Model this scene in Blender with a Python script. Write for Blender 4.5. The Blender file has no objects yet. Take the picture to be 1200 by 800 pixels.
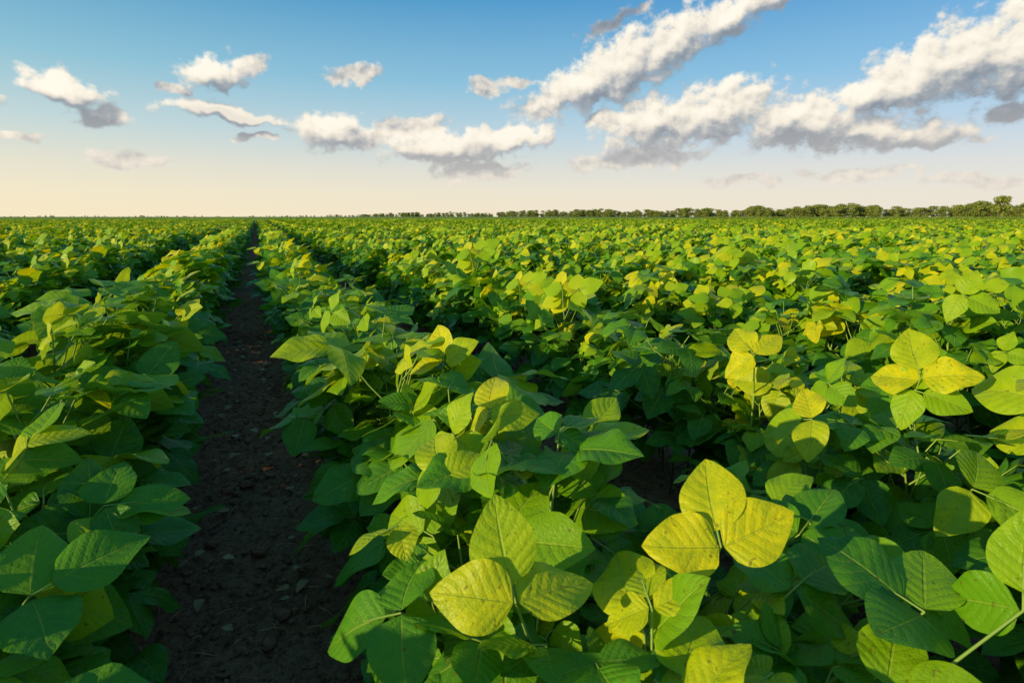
import bpy, bmesh, math, numpy as np
from mathutils import Matrix, Vector
rad = math.radians
scene = bpy.context.scene
scene.view_settings.view_transform = 'Standard'
scene.view_settings.look = 'None'
scene.view_settings.exposure = 0
RNG = np.random.default_rng(7)
SP = 1.05          # row spacing
X0 = -0.13         # centre of the wheel path
SUN_AZ = -97.0     # clockwise from +Y
SUN_EL = 13.0
SUN = np.array([math.sin(rad(SUN_AZ))*math.cos(rad(SUN_EL)), math.cos(rad(SUN_AZ))*math.cos(rad(SUN_EL)), math.sin(rad(SUN_EL))])

# ------------------------------------------------------------ node helpers
class NB:
    def __init__(s, nt): s.nt = nt; s.n = nt.nodes; s.l = nt.links
    def put(s, inp, v):
        if v is None: return
        if isinstance(v, bpy.types.NodeSocket): s.l.new(v, inp)
        else:
            if hasattr(inp.default_value, '__len__') and not isinstance(v, (tuple, list)): v = (v,)*len(inp.default_value)
            if hasattr(inp.default_value, '__len__') and len(inp.default_value) == 4 and len(v) == 3: v = (*v, 1)
            inp.default_value = v
    def math(s, op, a, b=None, c=None, clamp=False):
        n = s.n.new('ShaderNodeMath'); n.operation = op; n.use_clamp = clamp
        for i, v in enumerate((a, b, c)): s.put(n.inputs[i], v)
        return n.outputs[0]
    def vmath(s, op, a, b=None, c=None, scale=None):
        n = s.n.new('ShaderNodeVectorMath'); n.operation = op
        s.put(n.inputs[0], a); s.put(n.inputs[1], b); s.put(n.inputs[2], c)
        if scale is not None: s.put(n.inputs['Scale'], scale)
        return n.outputs['Value'] if op in ('LENGTH', 'DOT_PRODUCT') else n.outputs[0]
    def mix(s, f, a, b, mode='MIX'):
        n = s.n.new('ShaderNodeMix'); n.data_type = 'RGBA'; n.blend_type = mode
        s.put(n.inputs[0], f); s.put(n.inputs[6], a); s.put(n.inputs[7], b)
        return n.outputs[2]
    def ramp(s, f, stops, interp='LINEAR'):
        n = s.n.new('ShaderNodeValToRGB'); s.put(n.inputs[0], f)
        cr = n.color_ramp; cr.interpolation = interp
        while len(cr.elements) < len(stops): cr.elements.new(0.5)
        for e, (p, c) in zip(cr.elements, stops):
            e.position = p; e.color = (*c, 1) if len(c) == 3 else c
        return n.outputs[0]
    def noise(s, vec, scale, detail=2, rough=0.5, color=False, dim='3D'):
        n = s.n.new('ShaderNodeTexNoise'); n.noise_dimensions = dim; s.put(n.inputs['Vector'], vec)
        n.inputs['Scale'].default_value = scale; n.inputs['Detail'].default_value = detail
        n.inputs['Roughness'].default_value = rough
        return n.outputs['Color' if color else 'Fac']
    def mrange(s, v, a, b, c=0., d=1., smooth=False):
        n = s.n.new('ShaderNodeMapRange'); n.interpolation_type = 'SMOOTHSTEP' if smooth else 'LINEAR'
        s.put(n.inputs[0], v)
        for i, x in zip((1, 2, 3, 4), (a, b, c, d)): s.put(n.inputs[i], x)
        return n.outputs[0]
    def sep(s, v):
        n = s.n.new('ShaderNodeSeparateXYZ'); s.put(n.inputs[0], v); return n.outputs
    def comb(s, x, y, z=0.):
        n = s.n.new('ShaderNodeCombineXYZ')
        for i, v in enumerate((x, y, z)): s.put(n.inputs[i], v)
        return n.outputs[0]
    def attr(s, name):
        n = s.n.new('ShaderNodeAttribute'); n.attribute_name = name; return n
    def bump(s, h, strength, dist):
        n = s.n.new('ShaderNodeBump'); s.put(n.inputs['Height'], h)
        n.inputs['Strength'].default_value = strength; n.inputs['Distance'].default_value = dist
        return n.outputs[0]

def new_mat(name):
    m = bpy.data.materials.new(name); m.use_nodes = True
    m.node_tree.nodes.clear()
    b = NB(m.node_tree); out = b.n.new('ShaderNodeOutputMaterial')
    return m, b, out

def principled(b, col, rough, spec=0.5, normal=None):
    p = b.n.new('ShaderNodeBsdfPrincipled')
    b.put(p.inputs['Base Color'], col); b.put(p.inputs['Roughness'], rough)
    p.inputs['Specular IOR Level'].default_value = spec
    if normal is not None: b.l.new(normal, p.inputs['Normal'])
    return p.outputs[0]

# ------------------------------------------------------------ materials
def leaf_material(name, detailed):
    m, b, out = new_mat(name)
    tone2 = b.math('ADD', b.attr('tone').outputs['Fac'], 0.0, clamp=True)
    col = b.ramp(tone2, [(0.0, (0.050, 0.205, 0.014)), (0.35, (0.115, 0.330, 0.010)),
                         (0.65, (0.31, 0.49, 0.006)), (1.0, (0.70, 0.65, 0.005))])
    normal = None
    uv = b.attr('leafuv').outputs['Vector']
    u, v, _ = b.sep(uv)
    a = b.math('ABSOLUTE', u)
    sv = b.math('SUBTRACT', b.math('MULTIPLY', v, 7.0), b.math('MULTIPLY', a, 2.0))
    fr = b.math('ABSOLUTE', b.math('SUBTRACT', b.math('FRACT', sv), 0.5))   # 0.5 at vein
    side = b.mrange(fr, 0.44, 0.5, 0, 1, True)
    side = b.math('MULTIPLY', side, b.mrange(a, 0.6, 1.0, 1, 0.1))
    mid = b.mrange(a, 0.015, 0.055, 1, 0, True)
    vein = b.math('MAXIMUM', b.math('MULTIPLY', side, 0.55), mid)
    if detailed:
        tc = b.n.new('ShaderNodeTexCoord').outputs['Object']
        geo = b.n.new('ShaderNodeNewGeometry')
        mott = b.noise(tc, 40, 2, 0.6)
        col = b.mix(b.mrange(mott, 0.38, 0.68, 0, 0.4), col, (0.16, 0.37, 0.008))
        col = b.mix(b.math('MULTIPLY', vein, 0.42), col, (0.44, 0.55, 0.06))
        spots = b.mrange(b.noise(tc, 150, 0, 0.5), 0.76, 0.80, 0, 0.6)
        col = b.mix(spots, col, (0.16, 0.10, 0.02))
        col = b.mix(b.math('MULTIPLY', geo.outputs['Backfacing'], 0.35), col, (0.24, 0.40, 0.07))
        bulge = b.math('SQRT', b.math('SUBTRACT', 1.0, b.math('MULTIPLY', fr, 1.9)))
        n1 = b.noise(tc, 240, 1, 0.6)
        h = b.math('ADD', b.math('MULTIPLY', bulge, 0.7), b.math('MULTIPLY', n1, 0.8))
        h = b.math('SUBTRACT', h, b.math('MULTIPLY', mid, 0.9))
        normal = b.bump(h, 0.65, 0.0024)
    else:
        col = b.mix(b.math('MULTIPLY', vein, 0.3), col, (0.44, 0.55, 0.06))
    s = principled(b, col, 0.42, 0.28, normal)
    t = b.n.new('ShaderNodeBsdfTranslucent')
    b.put(t.inputs[0], b.mix(1.0, col, (1.5, 1.25, 0.5), 'MULTIPLY'))
    if normal is not None: b.l.new(normal, t.inputs['Normal'])
    mx = b.n.new('ShaderNodeMixShader'); mx.inputs[0].default_value = 0.38
    b.l.new(s, mx.inputs[1]); b.l.new(t.outputs[0], mx.inputs[2]); b.l.new(mx.outputs[0], out.inputs[0])
    return m
M_LEAF = leaf_material('soy_leaf', True)
M_LEAF2 = leaf_material('soy_leaf_far', False)

m, b, out = new_mat('soy_stem')
tc = b.n.new('ShaderNodeTexCoord').outputs['Object']
c = b.mix(b.mrange(b.sep(tc)[2], 0.1, 0.45), (0.12, 0.10, 0.035), (0.24, 0.36, 0.06))
b.l.new(principled(b, c, 0.6, 0.3), out.inputs[0]); M_STEM = m

def simple_mat(name, c1, c2, scale, rough=0.9, bump=None):
    m, b, out = new_mat(name)
    tc = b.n.new('ShaderNodeTexCoord').outputs['Object']
    n = b.noise(tc, scale, 3, 0.6)
    c = b.mix(b.mrange(n, 0.3, 0.7), c1, c2)
    nm = b.bump(n, bump[0], bump[1]) if bump else None
    b.l.new(principled(b, c, rough, 0.2, nm), out.inputs[0]); return m
M_STRAW = simple_mat('dry_straw', (0.66, 0.42, 0.18), (0.38, 0.21, 0.08), 20)
M_CLOD = simple_mat('soil_clod', (0.22, 0.094, 0.042), (0.44, 0.20, 0.092), 60, 0.95, (0.8, 0.004))
M_BARK = simple_mat('tree_bark', (0.07, 0.05, 0.035), (0.14, 0.10, 0.07), 3)
M_CROWN = simple_mat('tree_foliage', (0.10, 0.15, 0.03), (0.30, 0.32, 0.06), 0.35, 0.8)
M_CORN = simple_mat('corn_leaf', (0.14, 0.24, 0.02), (0.34, 0.40, 0.05), 1.5, 0.6)

# ground
m, b, out = new_mat('ground_soil_and_fields')
pos = b.n.new('ShaderNodeTexCoord').outputs['Object']
x, y, z = b.sep(pos)
n1 = b.noise(pos, 3.5, 4, 0.62); n2 = b.noise(pos, 45, 3, 0.7); n3 = b.noise(pos, 220, 1, 0.6)
soil = b.mix(b.mrange(n1, 0.3, 0.7), (0.21, 0.085, 0.037), (0.40, 0.175, 0.078))
soil = b.mix(b.mrange(n2, 0.45, 0.75, 0, 0.6), soil, (0.56, 0.27, 0.13))
soil = b.mix(b.mrange(n3, 0.60, 0.72, 0, 0.5), soil, (0.62, 0.34, 0.18))
soil = b.mix(b.mrange(n2, 0.32, 0.47, 0.8, 0), soil, (0.075, 0.032, 0.014))
dist = b.vmath('LENGTH', b.comb(x, y, 0.))
warp = b.math('ADD', dist, b.math('MULTIPLY', b.noise(pos, 0.004, 2, 0.5), 160))
field = b.ramp(b.math('DIVIDE', warp, 1600), [
    (0.0, (0.25, 0.34, 0.035)), (0.16, (0.30, 0.38, 0.04)), (0.19, (0.42, 0.38, 0.17)), (0.21, (0.17, 0.26, 0.03)),
    (0.27, (0.32, 0.38, 0.045)), (0.40, (0.18, 0.27, 0.035)), (0.45, (0.38, 0.40, 0.06)), (0.7, (0.20, 0.25, 0.05)), (1.0, (0.28, 0.29, 0.09))])
field = b.mix(b.mrange(b.noise(b.vmath('MULTIPLY', pos, (1.0, 0.05, 1.0)), 0.5, 3, 0.6), 0.3, 0.7, 0, 0.4), field, (0.14, 0.22, 0.03))
far = b.mrange(dist, 100, 112)
col = b.mix(far, soil, field)
h = b.math('ADD', b.math('MULTIPLY', n2, 0.7), b.math('MULTIPLY', n3, 0.3))
b.l.new(principled(b, col, 0.95, 0.08, b.bump(h, 1.0, 0.02)), out.inputs[0]); M_GROUND = m

# ------------------------------------------------------------ mesh helpers
def mesh_from(name, V, F, mats, matidx=None, tone=None, uv=None, smooth=True):
    me = bpy.data.meshes.new(name)
    V = np.asarray(V, dtype=np.float32); F = np.asarray(F, dtype=np.int32)
    nv, nf, k = len(V), len(F), F.shape[1]
    me.vertices.add(nv); me.vertices.foreach_set('co', V.ravel())
    me.loops.add(nf*k); me.loops.foreach_set('vertex_index', F.ravel())
    me.polygons.add(nf); me.polygons.foreach_set('loop_start', np.arange(0, nf*k, k, dtype=np.int32))
    if matidx is not None: me.polygons.foreach_set('material_index', np.asarray(matidx, dtype=np.int32))
    me.polygons.foreach_set('use_smooth', np.full(nf, smooth))
    for mt in mats: me.materials.append(mt)
    if tone is not None:
        a = me.attributes.new('tone', 'FLOAT', 'POINT'); a.data.foreach_set('value', np.asarray(tone, dtype=np.float32))
    if uv is not None:
        a = me.attributes.new('leafuv', 'FLOAT_VECTOR', 'POINT')
        u3 = np.zeros((nv, 3), np.float32); u3[:, :2] = uv; a.data.foreach_set('vector', u3.ravel())
    me.update(calc_edges=True); me.validate()
    return me

def rotm(ax, ang):
    c, s = math.cos(ang), math.sin(ang)
    if ax == 'x': return np.array([[1, 0, 0], [0, c, -s], [0, s, c]])
    if ax == 'y': return np.array([[c, 0, s], [0, 1, 0], [-s, 0, c]])
    return np.array([[c, -s, 0], [s, c, 0], [0, 0, 1]])
def unit(v): v = np.asarray(v, float); return v/np.linalg.norm(v)
def frame(n, h):
    """leaf frame: z = leaf normal, y = heading"""
    n = unit(n); h = np.asarray(h, float); h = unit(h-n*np.dot(h, n)); return np.stack([np.cross(h, n), h, n], 1)

GRID = {0: (11, 14), 1: (5, 8), 2: (3, 5)}
TPL = {}
for lod, (nu, nv_) in GRID.items():
    u = np.linspace(-1, 1, nu); t = np.linspace(0, 1, nv_)
    if lod == 0: t = t*(0.88+0.12*t)
    U, T = np.meshgrid(u, t); U = U.ravel(); T = T.ravel()
    w = np.sin(np.pi*np.clip(T, 0, 1)**0.74)**0.64
    w = w*(1-0.28*np.clip((T-0.55)/0.45, 0, 1)) if lod != 2 else w
    w = np.where(T <= 0, 0.05, w); w = np.where(T >= 0.9999, 0.012, w)
    q = []
    for j in range(nv_-1):
        for i in range(nu-1):
            a = j*nu+i; q.append((a, a+1, a+1+nu, a+nu))
    TPL[lod] = (U, T, w, np.array(q))

def leaflet(r, lod, L, W, Rm, org, fold=None, droop=None):
    U, T, w, q = TPL[lod]
    fold = r.uniform(-0.05, 0.40) if fold is None else fold
    droop = r.uniform(0.02, 0.34) if droop is None else droop
    asym = 1+0.08*np.sign(U)*r.uniform(-1, 1)
    x = U*W*w*asym
    side = r.uniform(-0.12, 0.12)
    y = T*L
    zz = np.abs(x)*fold - droop*L*T**2 - 0.5*fold*np.abs(x)*U**2
    if lod < 2:
        ph = r.uniform(0, 6.28, 2); a = r.uniform(0.02, 0.07)*L
        zz = zz + a*U**2*np.sin(T*r.uniform(6, 12)+np.where(U > 0, ph[0], ph[1]))*np.sqrt(np.clip(w, 0, 1))
        zz = zz + 0.06*L*np.sin(T*3+ph[0])*r.uniform(-1, 1)
    x = x+side*L*T**2
    P = np.stack([x, y, zz], 1) @ Rm.T + org
    return P, q, np.stack([U, T], 1)

def tube(pts, radii, k):
    pts = np.asarray(pts, float); n = len(pts)
    d = np.gradient(pts, axis=0); d /= np.linalg.norm(d, axis=1)[:, None]+1e-9
    ref = np.array([0.3, 0.9, 0.2]); a = np.cross(d, ref); a /= np.linalg.norm(a, axis=1)[:, None]+1e-9
    c = np.cross(d, a); V = []
    for i in range(n):
        for j in range(k):
            th = 2*math.pi*j/k
            V.append(pts[i]+radii[i]*(math.cos(th)*a[i]+math.sin(th)*c[i]))
    F = [(i*k+j, i*k+(j+1) % k, (i+1)*k+(j+1) % k, (i+1)*k+j) for i in range(n-1) for j in range(k)]
    return np.array(V), np.array(F)

class Acc:
    def __init__(s): s.V = []; s.F = []; s.M = []; s.T = []; s.UV = []; s.n = 0
    def add(s, V, F, mi, tone=0., uv=None):
        s.V.append(V); s.F.append(F+s.n); s.M.append(np.full(len(F), mi))
        s.T.append(np.full(len(V), tone)); s.UV.append(uv if uv is not None else np.zeros((len(V), 2))); s.n += len(V)
    def merge(s, arr, Rm, sc, off, dt=0.):
        V, F, M, T, UV = arr
        s.V.append((V @ Rm.T)*sc+off); s.F.append(F+s.n); s.M.append(M); s.T.append(T+dt); s.UV.append(UV); s.n += len(V)
    def arrays(s):
        return np.concatenate(s.V), np.concatenate(s.F), np.concatenate(s.M), np.concatenate(s.T), np.concatenate(s.UV)

def trifoliate(acc, r, lod, p, B, L, tone, fold=None, jit=1.0):
    """three leaflets at the petiole end p, B = leaf frame"""
    stalk = 0.20*L
    W = L*r.uniform(0.375, 0.44)
    q = p + B @ np.array([0, stalk, 0])
    if lod < 2:
        V, F = tube([p, (p+q)/2, q, q+B @ np.array([0, 0.3*L, -0.008*L])], [0.0016, 0.0014, 0.0013, 0.0006], 5 if lod == 0 else 3); acc.add(V, F, 1)
    def var(): return float(np.clip(tone+r.normal(0, 0.13), 0, 1))
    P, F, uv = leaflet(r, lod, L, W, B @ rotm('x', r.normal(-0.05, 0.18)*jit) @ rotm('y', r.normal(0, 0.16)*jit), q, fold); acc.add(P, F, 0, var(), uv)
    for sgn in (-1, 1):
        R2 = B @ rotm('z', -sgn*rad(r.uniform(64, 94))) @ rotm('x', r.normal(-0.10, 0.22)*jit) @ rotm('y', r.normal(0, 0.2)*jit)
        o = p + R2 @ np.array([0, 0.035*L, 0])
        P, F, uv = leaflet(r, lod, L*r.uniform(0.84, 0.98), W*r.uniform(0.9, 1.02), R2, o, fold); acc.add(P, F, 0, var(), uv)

def gen_plant(seed, lod):
    r = np.random.default_rng(seed); acc = Acc()
    H = r.uniform(0.45, 0.56); n = 16
    lean = r.normal(0, 0.045, 2)
    def stem(z): f = z/H; return np.array([lean[0]*f*f, lean[1]*f*f, z])
    if lod < 2:
        zz = np.linspace(0, H, 7 if lod == 0 else 4)
        V, F = tube([stem(a) for a in zz], np.linspace(0.0045, 0.002, len(zz)), 6 if lod == 0 else 3); acc.add(V, F, 1)
    az0 = r.uniform(0, 6.28)
    pt = r.normal(0, 0.07)
    for i in range(n):
        f = (i+0.5)/n
        p0 = stem(0.07+(H-0.07)*f**0.8)
        az = az0+i*math.pi+r.normal(0, 0.75)+i*0.25
        Lp = (0.205-0.09*f**2)*r.uniform(0.75, 1.3)
        E = rad(r.uniform(20, 55)+22*f**2)
        p1 = p0+Lp*np.array([math.cos(az)*math.cos(E), math.sin(az)*math.cos(E), math.sin(E)])
        if lod < 2:
            mdp = (p0+p1)/2+np.array([0, 0, -0.008])
            V, F = tube([p0, mdp, p1], [0.0024, 0.0019, 0.0016], 5 if lod == 0 else 3); acc.add(V, F, 1)
        L = r.uniform(0.098, 0.126) if f < 0.82 else r.uniform(0.066, 0.104)
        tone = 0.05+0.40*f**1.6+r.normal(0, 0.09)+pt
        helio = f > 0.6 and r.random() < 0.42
        if f > 0.65 and (helio or r.random() < 0.25): tone += 0.33  # sunlit gold put into the colour of upper leaves, mostly sun-facing ones
        if helio:   # sun-tracking upper leaves
            nrm = SUN*r.uniform(0.4, 1.8)+np.array([0, 0, 1.0])+r.normal(0, 0.28, 3)
            B = frame(nrm, np.array([math.cos(az), math.sin(az), r.normal(0.2, 0.3)]))
        else:
            pitch = r.normal(-0.25+0.33*f, 0.33)
            B = rotm('z', az+r.normal(0, 0.35)-math.pi/2) @ rotm('x', pitch) @ rotm('y', r.normal(0, 0.32))
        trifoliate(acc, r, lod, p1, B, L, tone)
    return acc.arrays()

def src_collection(name): return bpy.data.collections.new(name)
def add_src(coll, name, me):
    o = bpy.data.objects.new(name, me); coll.objects.link(o); return o

P0 = [gen_plant(100+i, 0) for i in range(14)]
P1 = [gen_plant(300+i, 1) for i in range(14)]
P2 = [gen_plant(500+i, 2) for i in range(14)]
def patch(x, y): return 1+0.07*math.sin(y*1.7+x*2.2)+0.05*math.sin(y*4.3+x)
def fill_row(acc, r, PL, xc, y0, y1, wx, wy, jx=0.10, step=(0.065, 0.105), dt=0., sfun=None, tfun=None):
    yy = y0+r.uniform(0, 0.04)
    while yy < y1:
        s = r.uniform(0.86, 1.17)*patch(wx, yy+wy)
        if sfun: s *= sfun(yy)
        Rm = rotm('z', r.uniform(-0.75, 0.75)) @ rotm('x', r.normal(0, 0.06))
        acc.merge(PL[r.integers(len(PL))], Rm, s, np.array([xc+r.uniform(-jx, jx), yy, 0]), r.normal(dt, 0.06)+(tfun(yy) if tfun else 0))
        yy += r.uniform(*step)
# offsets: the two rows beside the wheel path lean over it a little
C1 = src_collection('soybean_row_segment_models')
for i in range(18):
    off, jx = (0, 0.10) if i < 10 else ((-0.06, 0.09) if i < 14 else (0.08, 0.09))
    acc = Acc(); fill_row(acc, np.random.default_rng(700+i), P1, off, -1.0, 1.0, i*1.3, i*2.0, jx, dt=0.03)
    V, F, Mi, T, UV = acc.arrays()
    add_src(C1, 'row_segment_%02d' % i, mesh_from('row_segment', V, F, [M_LEAF2, M_STEM], Mi, T, UV))
C2 = src_collection('soybean_crop_block_models')
for k in range(5):
    acc = Acc(); r = np.random.default_rng(900+k)
    for row in range(4):
        off = {0: -0.03, 3: 0.05}.get(row, 0)
        fill_row(acc, r, P2, (row-1.5)*SP+off, -2.0, 2.0, row+k*4, k*3., 0.09 if off else 0.12, (0.07, 0.12), 0.10)
    V, F, Mi, T, UV = acc.arrays()
    add_src(C2, 'crop_block_%02d' % k, mesh_from('crop_block', V, F, [M_LEAF2, M_STEM], Mi, T, UV))

# ------------------------------------------------------------ scatter (geometry nodes)
def scatter_group(coll):
    ng = bpy.data.node_groups.new('scatter_'+coll.name, 'GeometryNodeTree')
    ng.interface.new_socket('Geometry', in_out='INPUT', socket_type='NodeSocketGeometry')
    ng.interface.new_socket('Geometry', in_out='OUTPUT', socket_type='NodeSocketGeometry')
    N, L = ng.nodes, ng.links
    gi = N.new('NodeGroupInput'); go = N.new('NodeGroupOutput')
    ci = N.new('GeometryNodeCollectionInfo'); ci.inputs[0].default_value = coll
    ci.inputs['Separate Children'].default_value = True; ci.inputs['Reset Children'].default_value = True
    iop = N.new('GeometryNodeInstanceOnPoints'); iop.inputs['Pick Instance'].default_value = True
    def na(name, dt):
        n = N.new('GeometryNodeInputNamedAttribute'); n.data_type = dt; n.inputs['Name'].default_value = name
        return n.outputs['Attribute']
    e2r = N.new('FunctionNodeEulerToRotation'); L.new(na('rot', 'FLOAT_VECTOR'), e2r.inputs[0])
    L.new(gi.outputs[0], iop.inputs['Points']); L.new(ci.outputs[0], iop.inputs['Instance'])
    L.new(na('idx', 'INT'), iop.inputs['Instance Index']); L.new(e2r.outputs[0], iop.inputs['Rotation'])
    L.new(na('scl', 'FLOAT_VECTOR'), iop.inputs['Scale']); L.new(iop.outputs[0], go.inputs[0])
    return ng
GROUPS = {}
def scatter(name, pts, rots, scls, idx, coll):
    if coll.name not in GROUPS: GROUPS[coll.name] = scatter_group(coll)
    me = bpy.data.meshes.new(name); n = len(pts)
    me.vertices.add(n); me.vertices.foreach_set('co', np.asarray(pts, np.float32).ravel())
    scls = np.asarray(scls, np.float32)
    if scls.ndim == 1: scls = np.repeat(scls[:, None], 3, 1)
    a = me.attributes.new('rot', 'FLOAT_VECTOR', 'POINT'); a.data.foreach_set('vector', np.asarray(rots, np.float32).ravel())
    a = me.attributes.new('scl', 'FLOAT_VECTOR', 'POINT'); a.data.foreach_set('vector', scls.ravel())
    a = me.attributes.new('idx', 'INT', 'POINT'); a.data.foreach_set('value', np.asarray(idx, np.int32))
    o = bpy.data.objects.new(name, me); scene.collection.objects.link(o)
    md = o.modifiers.new('scatter', 'NODES'); md.node_group = GROUPS[coll.name]
    return o

r = RNG
FAR = 104
TW = 4*SP
near_rows = {}; segs = []; sidx = []; blocks = []
for kx in range(-14, 27):
    for ky in range(-1, 27):
        cx = X0+TW*(kx+0.5); cy = 4.0*ky+2.0
        d = math.hypot(cx, cy); az = math.degrees(math.atan2(cx, cy))
        if d > FAR: continue
        if d > 6 and not (-36 < az < 82): continue
        if d < 18:
            for rr in range(4):
                j = kx*4+rr; xx = X0+SP*(j+0.5)
                for yc in (cy-1, cy+1):
                    if math.hypot(xx, yc-0.6) < 2.6 and yc > -1.5: near_rows.setdefault(j, []).append(yc)
                    else:
                        segs.append((xx, yc))
                        sidx.append(r.integers(10, 14) if j == 0 else (r.integers(14, 18) if j == -1 else r.integers(0, 10)))
        else: blocks.append((cx, cy))
# individually modelled plants close to the camera: (x, y, z of petiole end), normal, heading, leaflet length, tone
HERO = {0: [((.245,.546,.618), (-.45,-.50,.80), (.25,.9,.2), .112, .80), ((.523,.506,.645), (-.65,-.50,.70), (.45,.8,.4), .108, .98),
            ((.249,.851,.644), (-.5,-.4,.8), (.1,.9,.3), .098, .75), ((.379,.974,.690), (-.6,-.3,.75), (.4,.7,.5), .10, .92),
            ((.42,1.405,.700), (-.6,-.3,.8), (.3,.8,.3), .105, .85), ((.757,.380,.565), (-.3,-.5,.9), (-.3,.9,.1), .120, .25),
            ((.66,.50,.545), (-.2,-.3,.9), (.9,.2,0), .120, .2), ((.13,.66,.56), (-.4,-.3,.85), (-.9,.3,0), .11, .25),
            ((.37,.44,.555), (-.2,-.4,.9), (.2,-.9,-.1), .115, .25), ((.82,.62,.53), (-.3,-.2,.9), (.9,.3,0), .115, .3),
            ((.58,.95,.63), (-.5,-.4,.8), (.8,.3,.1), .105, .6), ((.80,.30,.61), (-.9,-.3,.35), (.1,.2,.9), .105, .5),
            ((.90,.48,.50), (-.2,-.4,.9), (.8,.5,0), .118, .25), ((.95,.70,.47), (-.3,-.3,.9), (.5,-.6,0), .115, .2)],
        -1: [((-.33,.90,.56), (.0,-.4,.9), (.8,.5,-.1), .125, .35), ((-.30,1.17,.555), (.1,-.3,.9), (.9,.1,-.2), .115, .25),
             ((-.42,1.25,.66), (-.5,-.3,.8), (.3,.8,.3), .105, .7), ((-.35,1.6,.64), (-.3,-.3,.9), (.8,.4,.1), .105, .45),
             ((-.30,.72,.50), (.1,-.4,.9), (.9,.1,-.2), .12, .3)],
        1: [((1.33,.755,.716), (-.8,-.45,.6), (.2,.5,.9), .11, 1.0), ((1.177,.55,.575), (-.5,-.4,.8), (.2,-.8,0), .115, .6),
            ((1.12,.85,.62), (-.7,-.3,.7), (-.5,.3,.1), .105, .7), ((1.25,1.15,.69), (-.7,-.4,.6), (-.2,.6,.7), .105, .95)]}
for j in sorted(near_rows, key=lambda q: abs(q)):
    acc = Acc(); rj = np.random.default_rng(50+j)
    off, jx = (-0.02, 0.10) if j == 0 else ((0.06, 0.10) if j == -1 else (0.02, 0.09))
    for yc in near_rows[j]:
        y0 = yc-1; sf = None; tf = None
        if j == 0:
            if yc+1 < 0.3: continue
            y0 = max(y0, 0.36); sf = lambda q: min(1.0, 0.84+0.3*max(q-0.4, 0)); tf = lambda q: -0.09 if q < 1.0 else 0  # tf darkens leaf colour near the camera, painting in deeper foreground shade
        fill_row(acc, rj, P0, X0+SP*(j+0.5)+off, y0, yc+1, j, 0, jx, (0.06, 0.095), sfun=sf, tfun=tf)
    for hp, hn, hh, L, tn in HERO.get(j, []):
        hp = np.array(hp); base = np.array([0.6*hp[0]+0.4*(X0+SP*(j+0.5)), hp[1]+0.06, 0.])
        if hp[0] > 0.85 and j == 0: base[0] = hp[0]-0.06
        acc.merge(P0[rj.integers(len(P0))], rotm('z', rj.uniform(-.7, .7)), 0.82, base, -0.10)
        top = base+np.array([0, 0, hp[2]-0.14])
        V, F = tube([base, (base+top)/2+np.array([.004, .003, 0]), top], [.0045, .0038, .0028], 7); acc.add(V, F, 1)
        V, F = tube([top, (top*0.45+hp*0.55)+np.array([0, 0, -.008]), hp], [.0026, .002, .0016], 6); acc.add(V, F, 1)
        trifoliate(acc, rj, 0, hp, frame(hn, hh), L, tn, fold=rj.uniform(0.1, 0.4), jit=1.1)
    if acc.n == 0: continue
    V, F, Mi, T, UV = acc.arrays()
    o = bpy.data.objects.new('soybean_row', mesh_from('soybean_row', V, F, [M_LEAF, M_STEM], Mi, T, UV)); scene.collection.objects.link(o)
s = np.array(segs); n = len(s)
scatter('soybean_rows', np.column_stack([s, np.zeros(n)]), np.zeros((n, 3)), r.uniform(0.95, 1.06, n), sidx, C1)
bl = np.array(blocks); n = len(bl)
scatter('soybean_field', np.column_stack([bl, np.zeros(n)]), np.zeros((n, 3)), np.ones(n), r.integers(0, 5, n), C2)

# ------------------------------------------------------------ ground sheet
def vnoise(x, y, seed):
    xi = np.floor(x).astype(int); yi = np.floor(y).astype(int); fx = x-xi; fy = y-yi
    fx = fx*fx*(3-2*fx); fy = fy*fy*(3-2*fy)
    tab = np.random.default_rng(seed).random((256, 256))
    g = lambda a, c: tab[a % 256, c % 256]
    return (g(xi, yi)*(1-fx)+g(xi+1, yi)*fx)*(1-fy)+(g(xi, yi+1)*(1-fx)+g(xi+1, yi+1)*fx)*fy
gx = np.concatenate([-np.geomspace(6000, 1.3, 45), np.linspace(-1.2, 0.9, 190), np.geomspace(1.0, 6000, 50)])
gy = np.concatenate([-np.geomspace(3000, 0.6, 25), np.linspace(0.4, 7, 560), np.geomspace(7.1, 9000, 70)])
GX, GY = np.meshgrid(gx, gy); fx, fy = GX.ravel(), GY.ravel()
near = np.clip(1-(np.hypot(fx, fy)-7)/6, 0, 1)
z = 0.020*(vnoise(fx*7, fy*5, 1)-0.5)+0.020*(vnoise(fx*19+fy*3, fy*19-fx*2, 2)-0.5)+0.014*(vnoise(fx*45, fy*45, 3)-0.5)
cl = vnoise(fx*28+fy*9, fy*28-fx*7, 4); z = z+0.018*np.clip(cl-0.6, 0, 1)*2.5
z = z-0.018*np.cos((fx-X0)/SP*2*np.pi)
z = z*near
dst = np.hypot(fx, fy)
rise = np.clip((dst-115)/700, 0, 1); z = z+1.0*rise**1.2*(0.75+0.25*np.sin(fx/260+1.0))
ny, nx = GX.shape; I = np.arange(ny*nx).reshape(ny, nx)
F = np.stack([I[:-1, :-1], I[:-1, 1:], I[1:, 1:], I[1:, :-1]], -1).reshape(-1, 4)
g = bpy.data.objects.new('ground', mesh_from('ground', np.stack([fx, fy, z], 1), F, [M_GROUND])); scene.collection.objects.link(g)

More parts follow.
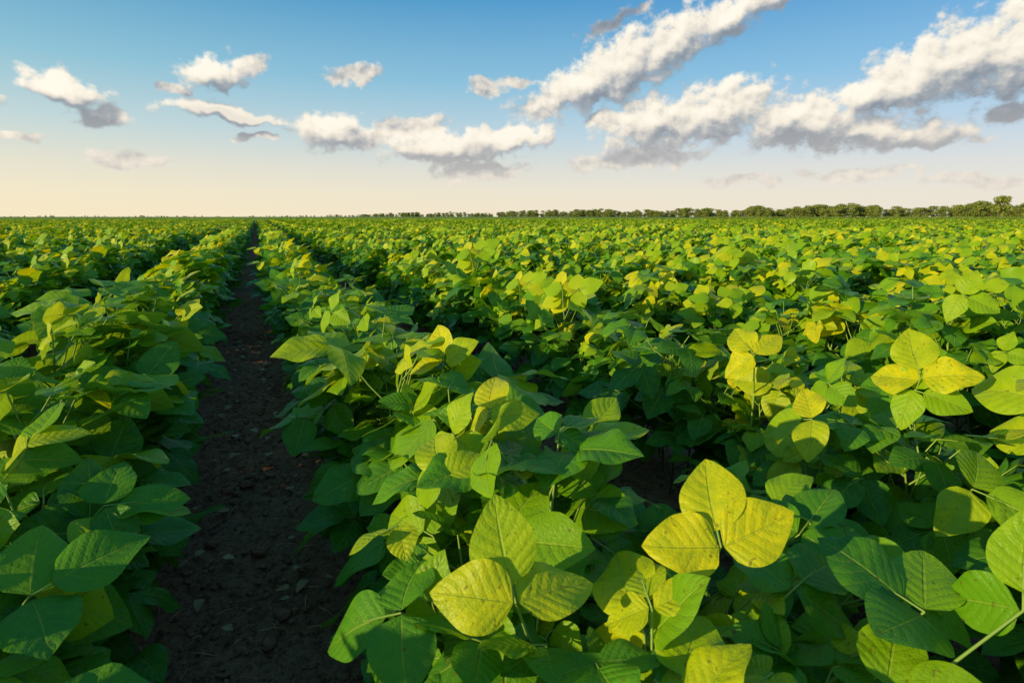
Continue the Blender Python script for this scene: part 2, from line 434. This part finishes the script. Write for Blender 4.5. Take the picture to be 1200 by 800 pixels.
# clods + straw
acc = Acc(); r = np.random.default_rng(5)
bm = bmesh.new(); bmesh.ops.create_icosphere(bm, subdivisions=2, radius=1.0)
iv = np.array([v.co[:] for v in bm.verts]); iF = np.array([[v.index for v in f.verts] for f in bm.faces]); bm.free()
for i in range(1800):
    yy = 0.5+7*r.random()**1.4; xx = X0+r.normal(0, 0.2); s = r.uniform(0.003, 0.011)*(1+1.2*(r.random() < 0.08))
    nn = 1+0.28*np.sin(iv @ r.normal(0, 2.2, 3)+r.uniform(0, 6))+0.12*np.sin(iv @ r.normal(0, 5, 3))
    V = iv*nn[:, None]*s*np.array([1, r.uniform(0.7, 1.2), 0.65])+np.array([xx, yy, -0.012+0.02*abs(xx-X0)])
    acc.add(V, iF, 0)
V, F, Mi, T, UV = acc.arrays()
o = bpy.data.objects.new('soil_clods', mesh_from('soil_clods', V, F, [M_CLOD])); scene.collection.objects.link(o)
acc = Acc()
for i in range(260):
    yy = 0.6+7*r.random()**1.3; xx = X0+r.normal(0, 0.18); a = r.uniform(0, 3.14); L = r.uniform(0.015, 0.07)
    c = np.array([xx, yy, 0.006+0.02*abs(xx-X0)]); dv = np.array([math.cos(a), math.sin(a), r.normal(0, 0.1)])*L/2
    V, F = tube([c-dv, c+np.array([0, 0, 0.004]), c+dv], [0.0014, 0.002, 0.0012], 4); acc.add(V, F, 0)
for i in range(110):   # fallen dry leaves
    yy = 0.8+6*r.random()**1.3; xx = X0+r.choice([-1, 1])*r.uniform(0.04, 0.24); L = r.uniform(0.025, 0.055)
    P, F, uv = leaflet(r, 1, L, L*0.35, rotm('z', r.uniform(0, 6.28)) @ rotm('x', r.normal(0, 0.2)), np.array([xx, yy, 0.016]), 0.6, 0.1); acc.add(P, F, 0)
V, F, Mi, T, UV = acc.arrays()
o = bpy.data.objects.new('straw_litter', mesh_from('straw_litter', V, F, [M_STRAW])); scene.collection.objects.link(o)

# ------------------------------------------------------------ trees
def gen_tree(seed, H, dense=1.0, low=0.10):
    r = np.random.default_rng(seed); acc = Acc()
    tr = [np.array([0, 0, 0.]), np.array([r.normal(0, .1), 0, H*.2]), np.array([r.normal(0, .3), r.normal(0, .2), H*.5]), np.array([r.normal(0, .4), 0, H*.8])]
    V, F = tube(tr, [H*.03, H*.024, H*.016, H*.005], 7); acc.add(V, F, 1)
    lobes = []
    for i in range(11):
        a = r.uniform(0, 6.28); f = r.uniform(low, 0.85)
        rr = H*r.uniform(0.12, 0.34)*(1.15-f*0.6)
        c = np.array([math.cos(a)*rr, math.sin(a)*rr, H*f]); lobes.append((c, H*r.uniform(0.12, 0.21)))
        st = tr[1]+(tr[2]-tr[1])*r.random()
        V, F = tube([st, (st+c)/2+np.array([0, 0, .1]), c], [H*.011, H*.007, H*.003], 5); acc.add(V, F, 1)
    lobes.append((np.array([0, 0, H*.86]), H*.14))
    for c, R in lobes:
        n = int(70*dense)
        d = r.normal(0, 1, (n, 3)); d /= np.linalg.norm(d, axis=1)[:, None]
        p = c+d*R*(r.random(n)**0.4)[:, None]*np.array([1.15, 1.15, .85])
        s = H*r.uniform(.018, .045, n)
        A = r.normal(0, 1, (n, 3)); A /= np.linalg.norm(A, axis=1)[:, None]
        B = np.cross(A, d+r.normal(0, .4, (n, 3))); B /= np.linalg.norm(B, axis=1)[:, None]+1e-9
        V = np.stack([p+A*s[:, None], p+B*s[:, None]*.8, p-A*s[:, None], p-B*s[:, None]*.8], 1).reshape(-1, 3)
        acc.add(V, np.arange(n*4).reshape(n, 4), 0)
    V, F, Mi, T, UV = acc.arrays()
    return mesh_from('tree', V, F, [M_CROWN, M_BARK], Mi, None, None, False)
CT = src_collection('tree_models')
for i in range(8): add_src(CT, 'tree_model_%02d' % i, gen_tree(40+i, 8.0))
pts = []; sc = []; r = np.random.default_rng(11)
for i in range(1300):
    a = r.uniform(-40, 88)
    d = np.interp(a, [-40, 0, 6, 24, 45, 65, 88], [1900, 1800, 1250, 850, 620, 470, 400])*r.uniform(0.97, 1.12)
    if a < 6 and r.random() < 0.55: continue
    hh = np.interp(a, [-40, 5, 12, 24, 65], [0.5, 0.5, 0.85, 1.15, 1.2])*(0.70+0.6*vnoise(np.array([a*0.9]), np.array([3.]), 9)[0])*r.uniform(0.6, 1.15)
    pts.append((d*math.sin(rad(a)), d*math.cos(rad(a)), 0.2)); sc.append(hh)
n = len(pts); sc = np.array(sc)
scatter('distant_treeline', pts, np.column_stack([np.zeros(n), np.zeros(n), r.uniform(0, 6.28, n)]),
        np.column_stack([sc*1.3, sc*1.3, sc]), r.integers(0, 8, n), CT)
t = bpy.data.objects.new('tree', gen_tree(77, 12, 2.0, 0.3)); a = rad(63.6); t.location = (395*math.sin(a), 395*math.cos(a), 0.3); scene.collection.objects.link(t)

# taller corn strip on the right
CC = src_collection('corn_models'); r = np.random.default_rng(21)
acc = Acc()
for i in range(60):
    bx, by = r.uniform(-2, 2, 2); H = r.uniform(0.85, 1.15)
    V, F = tube([(bx, by, 0), (bx, by, H*.5), (bx, by, H)], [.012, .01, .004], 3); acc.add(V, F, 0)
    for k in range(7):
        a = r.uniform(0, 6.28); z0 = H*(.25+.1*k); L = .45
        dx, dy = math.cos(a), math.sin(a); P = []
        for s_ in np.linspace(0, 1, 5):
            w = .035*(1-s_)**.6+.003; h = z0+.28*s_*(1-s_*1.1)*1.6
            P += [(bx+dx*L*s_-dy*w, by+dy*L*s_+dx*w, h), (bx+dx*L*s_+dy*w, by+dy*L*s_-dx*w, h)]
        acc.add(np.array(P), np.array([(2*q, 2*q+1, 2*q+3, 2*q+2) for q in range(4)]), 0)
V, F, Mi, T, UV = acc.arrays(); add_src(CC, 'corn_block', mesh_from('corn', V, F, [M_CORN], None, None, None, False))
pts = []
for a in np.arange(43, 84, 1.7):
    for d in np.arange(108, 132, 3.7):
        pts.append((d*math.sin(rad(a)), d*math.cos(rad(a)), 0))
n = len(pts)
scatter('corn_field', pts, np.column_stack([np.zeros(n), np.zeros(n), r.uniform(0, 6.28, n)]), np.ones(n), np.zeros(n), CC)

# ------------------------------------------------------------ world sky with clouds
PITCH, YAW, FPX = 12.35, 23.7, 667.0
def sky_dir(px, py):
    X, Vv, Fw = px-600, 400-py, FPX; c, s = math.cos(rad(PITCH)), math.sin(rad(PITCH))
    z = Vv*c-Fw*s; hf = Vv*s+Fw*c
    return rad(YAW)+math.atan2(X, hf), math.atan2(z, math.hypot(X, hf))
world = bpy.data.worlds.new('World'); scene.world = world; world.use_nodes = True
world.cycles.sampling_method = 'NONE'
world.node_tree.nodes.clear(); b = NB(world.node_tree)
BL = [(640,122,42,17,15),(690,98,58,30,22),(735,78,58,38,25),(790,50,58,32,30),(850,22,62,22,25),(910,0,50,14,15),
 (715,142,36,13,0),(765,143,68,28,8),(835,134,82,34,10),(885,116,32,20,30),(935,145,82,30,0),(1010,158,105,18,0),(1085,161,65,10,0),
 (1020,112,46,26,20),(1070,90,64,40,20),(1130,72,78,48,15),(1200,55,68,56,20),(1185,132,30,11,0),
 (385,153,46,20,0),(430,162,32,13,0),(480,150,46,13,5),(520,173,80,19,0),(595,163,58,15,5),(560,200,58,13,0),
 (248,84,44,22,10),(290,78,22,12,20),(205,106,22,7,0),(415,88,32,11,10),(570,103,18,12,0),(605,98,20,6,0),
 (70,104,50,19,-15),(118,135,36,13,0),(265,133,76,9,-3),(150,188,46,10,0),
 (745,187,78,13,5),(1150,213,66,8,0),(1010,203,75,7,0),(720,25,40,9,20),(870,214,60,5,0),(20,158,26,4,0),(300,160,24,5,0)]
MAIN = [BL[i] for i in (1,2,3,4,7,8,10,11,13,14,15,16,18,21,22,24,30,32)]
DK = [(262,137,95,14,0),(970,164,120,18,0),(1150,124,95,22,12),(545,186,95,12,0),(720,25,60,14,20),(1190,135,40,14,0),(120,147,30,8,0)]
def blob_nodes(bb, vec, lst, sm):
    cur = None
    for px, py, rx, ry, tl in lst:
        az, el = sky_dir(px, py); a2, _ = sky_dir(px+rx*.5, py); a1, _ = sky_dir(px-rx*.5, py)
        _, e2 = sky_dir(px, py-ry*.5); _, e1 = sky_dir(px, py+ry*.5)
        mp = bb.n.new('ShaderNodeMapping'); mp.vector_type = 'TEXTURE'
        mp.inputs['Location'].default_value = (az, el, 0); mp.inputs['Rotation'].default_value = (0, 0, rad(tl))
        mp.inputs['Scale'].default_value = (a2-a1, e2-e1, 1)
        src = vec if cur is None else bb.vmath('MULTIPLY_ADD', cur, (1e-9, 1e-9, 0.), vec)
        bb.l.new(src, mp.inputs['Vector'])
        ln = bb.vmath('LENGTH', mp.outputs[0])
        cur = ln if cur is None else bb.math('SMOOTH_MIN', cur, ln, sm)
    return cur
EX = [(-60, 120, 60, 14, 5), (-150, 60, 50, 18, 10), (-300, 150, 90, 12, 0)]   # more clouds to the left of the photographed sector

gen = b.n.new('ShaderNodeTexCoord').outputs['Generated']
X, Y, Z = b.sep(gen)
az = b.math('ARCTAN2', X, Y); el = b.math('ARCSINE', Z)
# clear sky
sky_el = b.math('DIVIDE', el, rad(30), clamp=True)
grad = b.ramp(sky_el, [(0.0, (0.98, 0.86, 0.66)), (0.07, (0.92, 0.84, 0.69)), (0.145, (0.80, 0.79, 0.73)), (0.25, (0.55, 0.71, 0.80)),
                       (0.40, (0.28, 0.57, 0.78)), (0.62, (0.085, 0.35, 0.66)), (1.0, (0.06, 0.26, 0.57))])
warm = b.mix(b.mrange(az, rad(-20), rad(65)), (1.04, 1.02, 0.91), (0.92, 0.95, 1.04))
grad = b.mix(1.0, grad, warm, 'MULTIPLY')
nish = b.n.new('ShaderNodeTexSky'); nish.sky_type = 'NISHITA'; nish.sun_disc = False
nish.sun_elevation = rad(SUN_EL); nish.sun_rotation = rad(SUN_AZ); nish.dust_density = 1.0
skyc = b.mix(0.10, b.vmath('SCALE', grad, scale=10.0), nish.outputs[0])
bg0 = b.n.new('ShaderNodeBackground'); bg0.inputs['Strength'].default_value = 0.1; b.l.new(skyc, bg0.inputs[0])
# cloud layer, only evaluated in the band of sky that holds clouds
uv = b.comb(az, el, 0.)
w1 = b.noise(uv, 20, 2, 0.5, color=True, dim='2D')
pw = b.vmath('ADD', uv, b.vmath('SCALE', b.vmath('SUBTRACT', w1, (0.5, 0.5, 0.5)), scale=0.030))
mask0 = b.math('MAXIMUM', b.math('SUBTRACT', 1.10, blob_nodes(b, pw, BL+EX, 0.3)), -1.5)
pw1 = b.vmath('MULTIPLY_ADD', mask0, (1e-9, 1e-9, 0.), pw)
m_a = b.math('SUBTRACT', 1.08, blob_nodes(b, pw1, MAIN, 0.3))
m_b = b.math('SUBTRACT', 1.08, blob_nodes(b, b.vmath('MULTIPLY_ADD', m_a, (1e-9, 1e-9, 0.), b.vmath('ADD', pw, (-0.010, 0.017, 0))), MAIN, 0.3))
def lumps(vec, dn, dv):
    flat = b.vmath('MULTIPLY', vec, (1.0, 1.25, 1.0))
    nz = b.noise(flat, 26, dn, 0.61, dim='2D')
    vo = b.n.new('ShaderNodeTexVoronoi'); vo.voronoi_dimensions = '2D'; vo.feature = 'F1'; vo.inputs['Scale'].default_value = 42
    vo.inputs['Detail'].default_value = dv; vo.inputs['Roughness'].default_value = 0.5; vo.normalize = True
    b.l.new(b.vmath('ADD', flat, b.vmath('SCALE', w1, scale=0.012)), vo.inputs['Vector'])
    return b.math('ADD', b.math('MULTIPLY', b.math('SUBTRACT', nz, 0.5), 2.7), b.math('MULTIPLY', b.math('SUBTRACT', 0.42, vo.outputs['Distance']), 1.1))
N0 = lumps(uv, 7, 2); N1 = lumps(b.vmath('ADD', uv, (-0.006, 0.009, 0)), 3.5, 1.5); N2 = lumps(uv, 3.5, 1.5)
D0 = b.math('ADD', b.math('MULTIPLY', mask0, 1.5), N0)
alpha = b.mrange(D0, -0.10, 0.75, 0, 1, True)
lit = b.math('ADD', 0.48, b.math('MULTIPLY', b.math('SUBTRACT', N2, N1), 0.32))
lit = b.math('ADD', lit, b.math('MULTIPLY', b.math('SUBTRACT', b.math('MAXIMUM', m_a, -0.3), b.math('MAXIMUM', m_b, -0.3)), 0.80), clamp=True)
dk = b.math('SUBTRACT', 1.35, blob_nodes(b, pw, DK, 0.3), clamp=True)
lit = b.math('SUBTRACT', lit, b.math('MULTIPLY', dk, 0.36), clamp=True)
cc = b.ramp(lit, [(0.0, (0.25, 0.29, 0.34)), (0.25, (0.38, 0.41, 0.44)), (0.5, (0.72, 0.68, 0.61)), (0.75, (0.96, 0.88, 0.74)), (1.0, (1.05, 0.98, 0.84))])
hz = b.mrange(el, rad(0.5), rad(9), 0.65, 0)
cc = b.mix(hz, cc, (0.86, 0.75, 0.64))
alpha = b.math('MULTIPLY', alpha, b.mrange(el, rad(0.5), rad(6), 0.6, 0.97))
final = b.mix(alpha, skyc, b.vmath('SCALE', cc, scale=10.0))
bg1 = b.n.new('ShaderNodeBackground'); bg1.inputs['Strength'].default_value = 0.1; b.l.new(final, bg1.inputs[0])
band = b.math('MULTIPLY', b.math('LESS_THAN', b.math('ABSOLUTE', b.math('SUBTRACT', el, rad(11.5))), rad(11.5)),
              b.math('LESS_THAN', b.math('ABSOLUTE', b.math('SUBTRACT', az, rad(14))), rad(66)))
mx = b.n.new('ShaderNodeMixShader'); b.l.new(band, mx.inputs[0]); b.l.new(bg0.outputs[0], mx.inputs[1]); b.l.new(bg1.outputs[0], mx.inputs[2])
wo = b.n.new('ShaderNodeOutputWorld'); b.l.new(mx.outputs[0], wo.inputs[0])

# ------------------------------------------------------------ sun
sl = bpy.data.lights.new('sun', 'SUN'); sl.energy = 5.0; sl.angle = rad(0.5); sl.color = (1.0, 0.83, 0.42)
so = bpy.data.objects.new('sun', sl); scene.collection.objects.link(so)
so.rotation_euler = Vector(SUN).to_track_quat('Z', 'Y').to_euler()

# ------------------------------------------------------------ camera
cam = bpy.data.cameras.new('camera'); cam.lens = 20.0; cam.sensor_width = 36.0; cam.clip_start = 0.02; cam.clip_end = 20000
co = bpy.data.objects.new('camera', cam); scene.collection.objects.link(co)
co.location = (0, 0, 1.07); co.rotation_euler = (rad(90-PITCH), 0, rad(-YAW)); scene.camera = co
cam.dof.use_dof = True; cam.dof.focus_distance = 1.8; cam.dof.aperture_fstop = 9.0
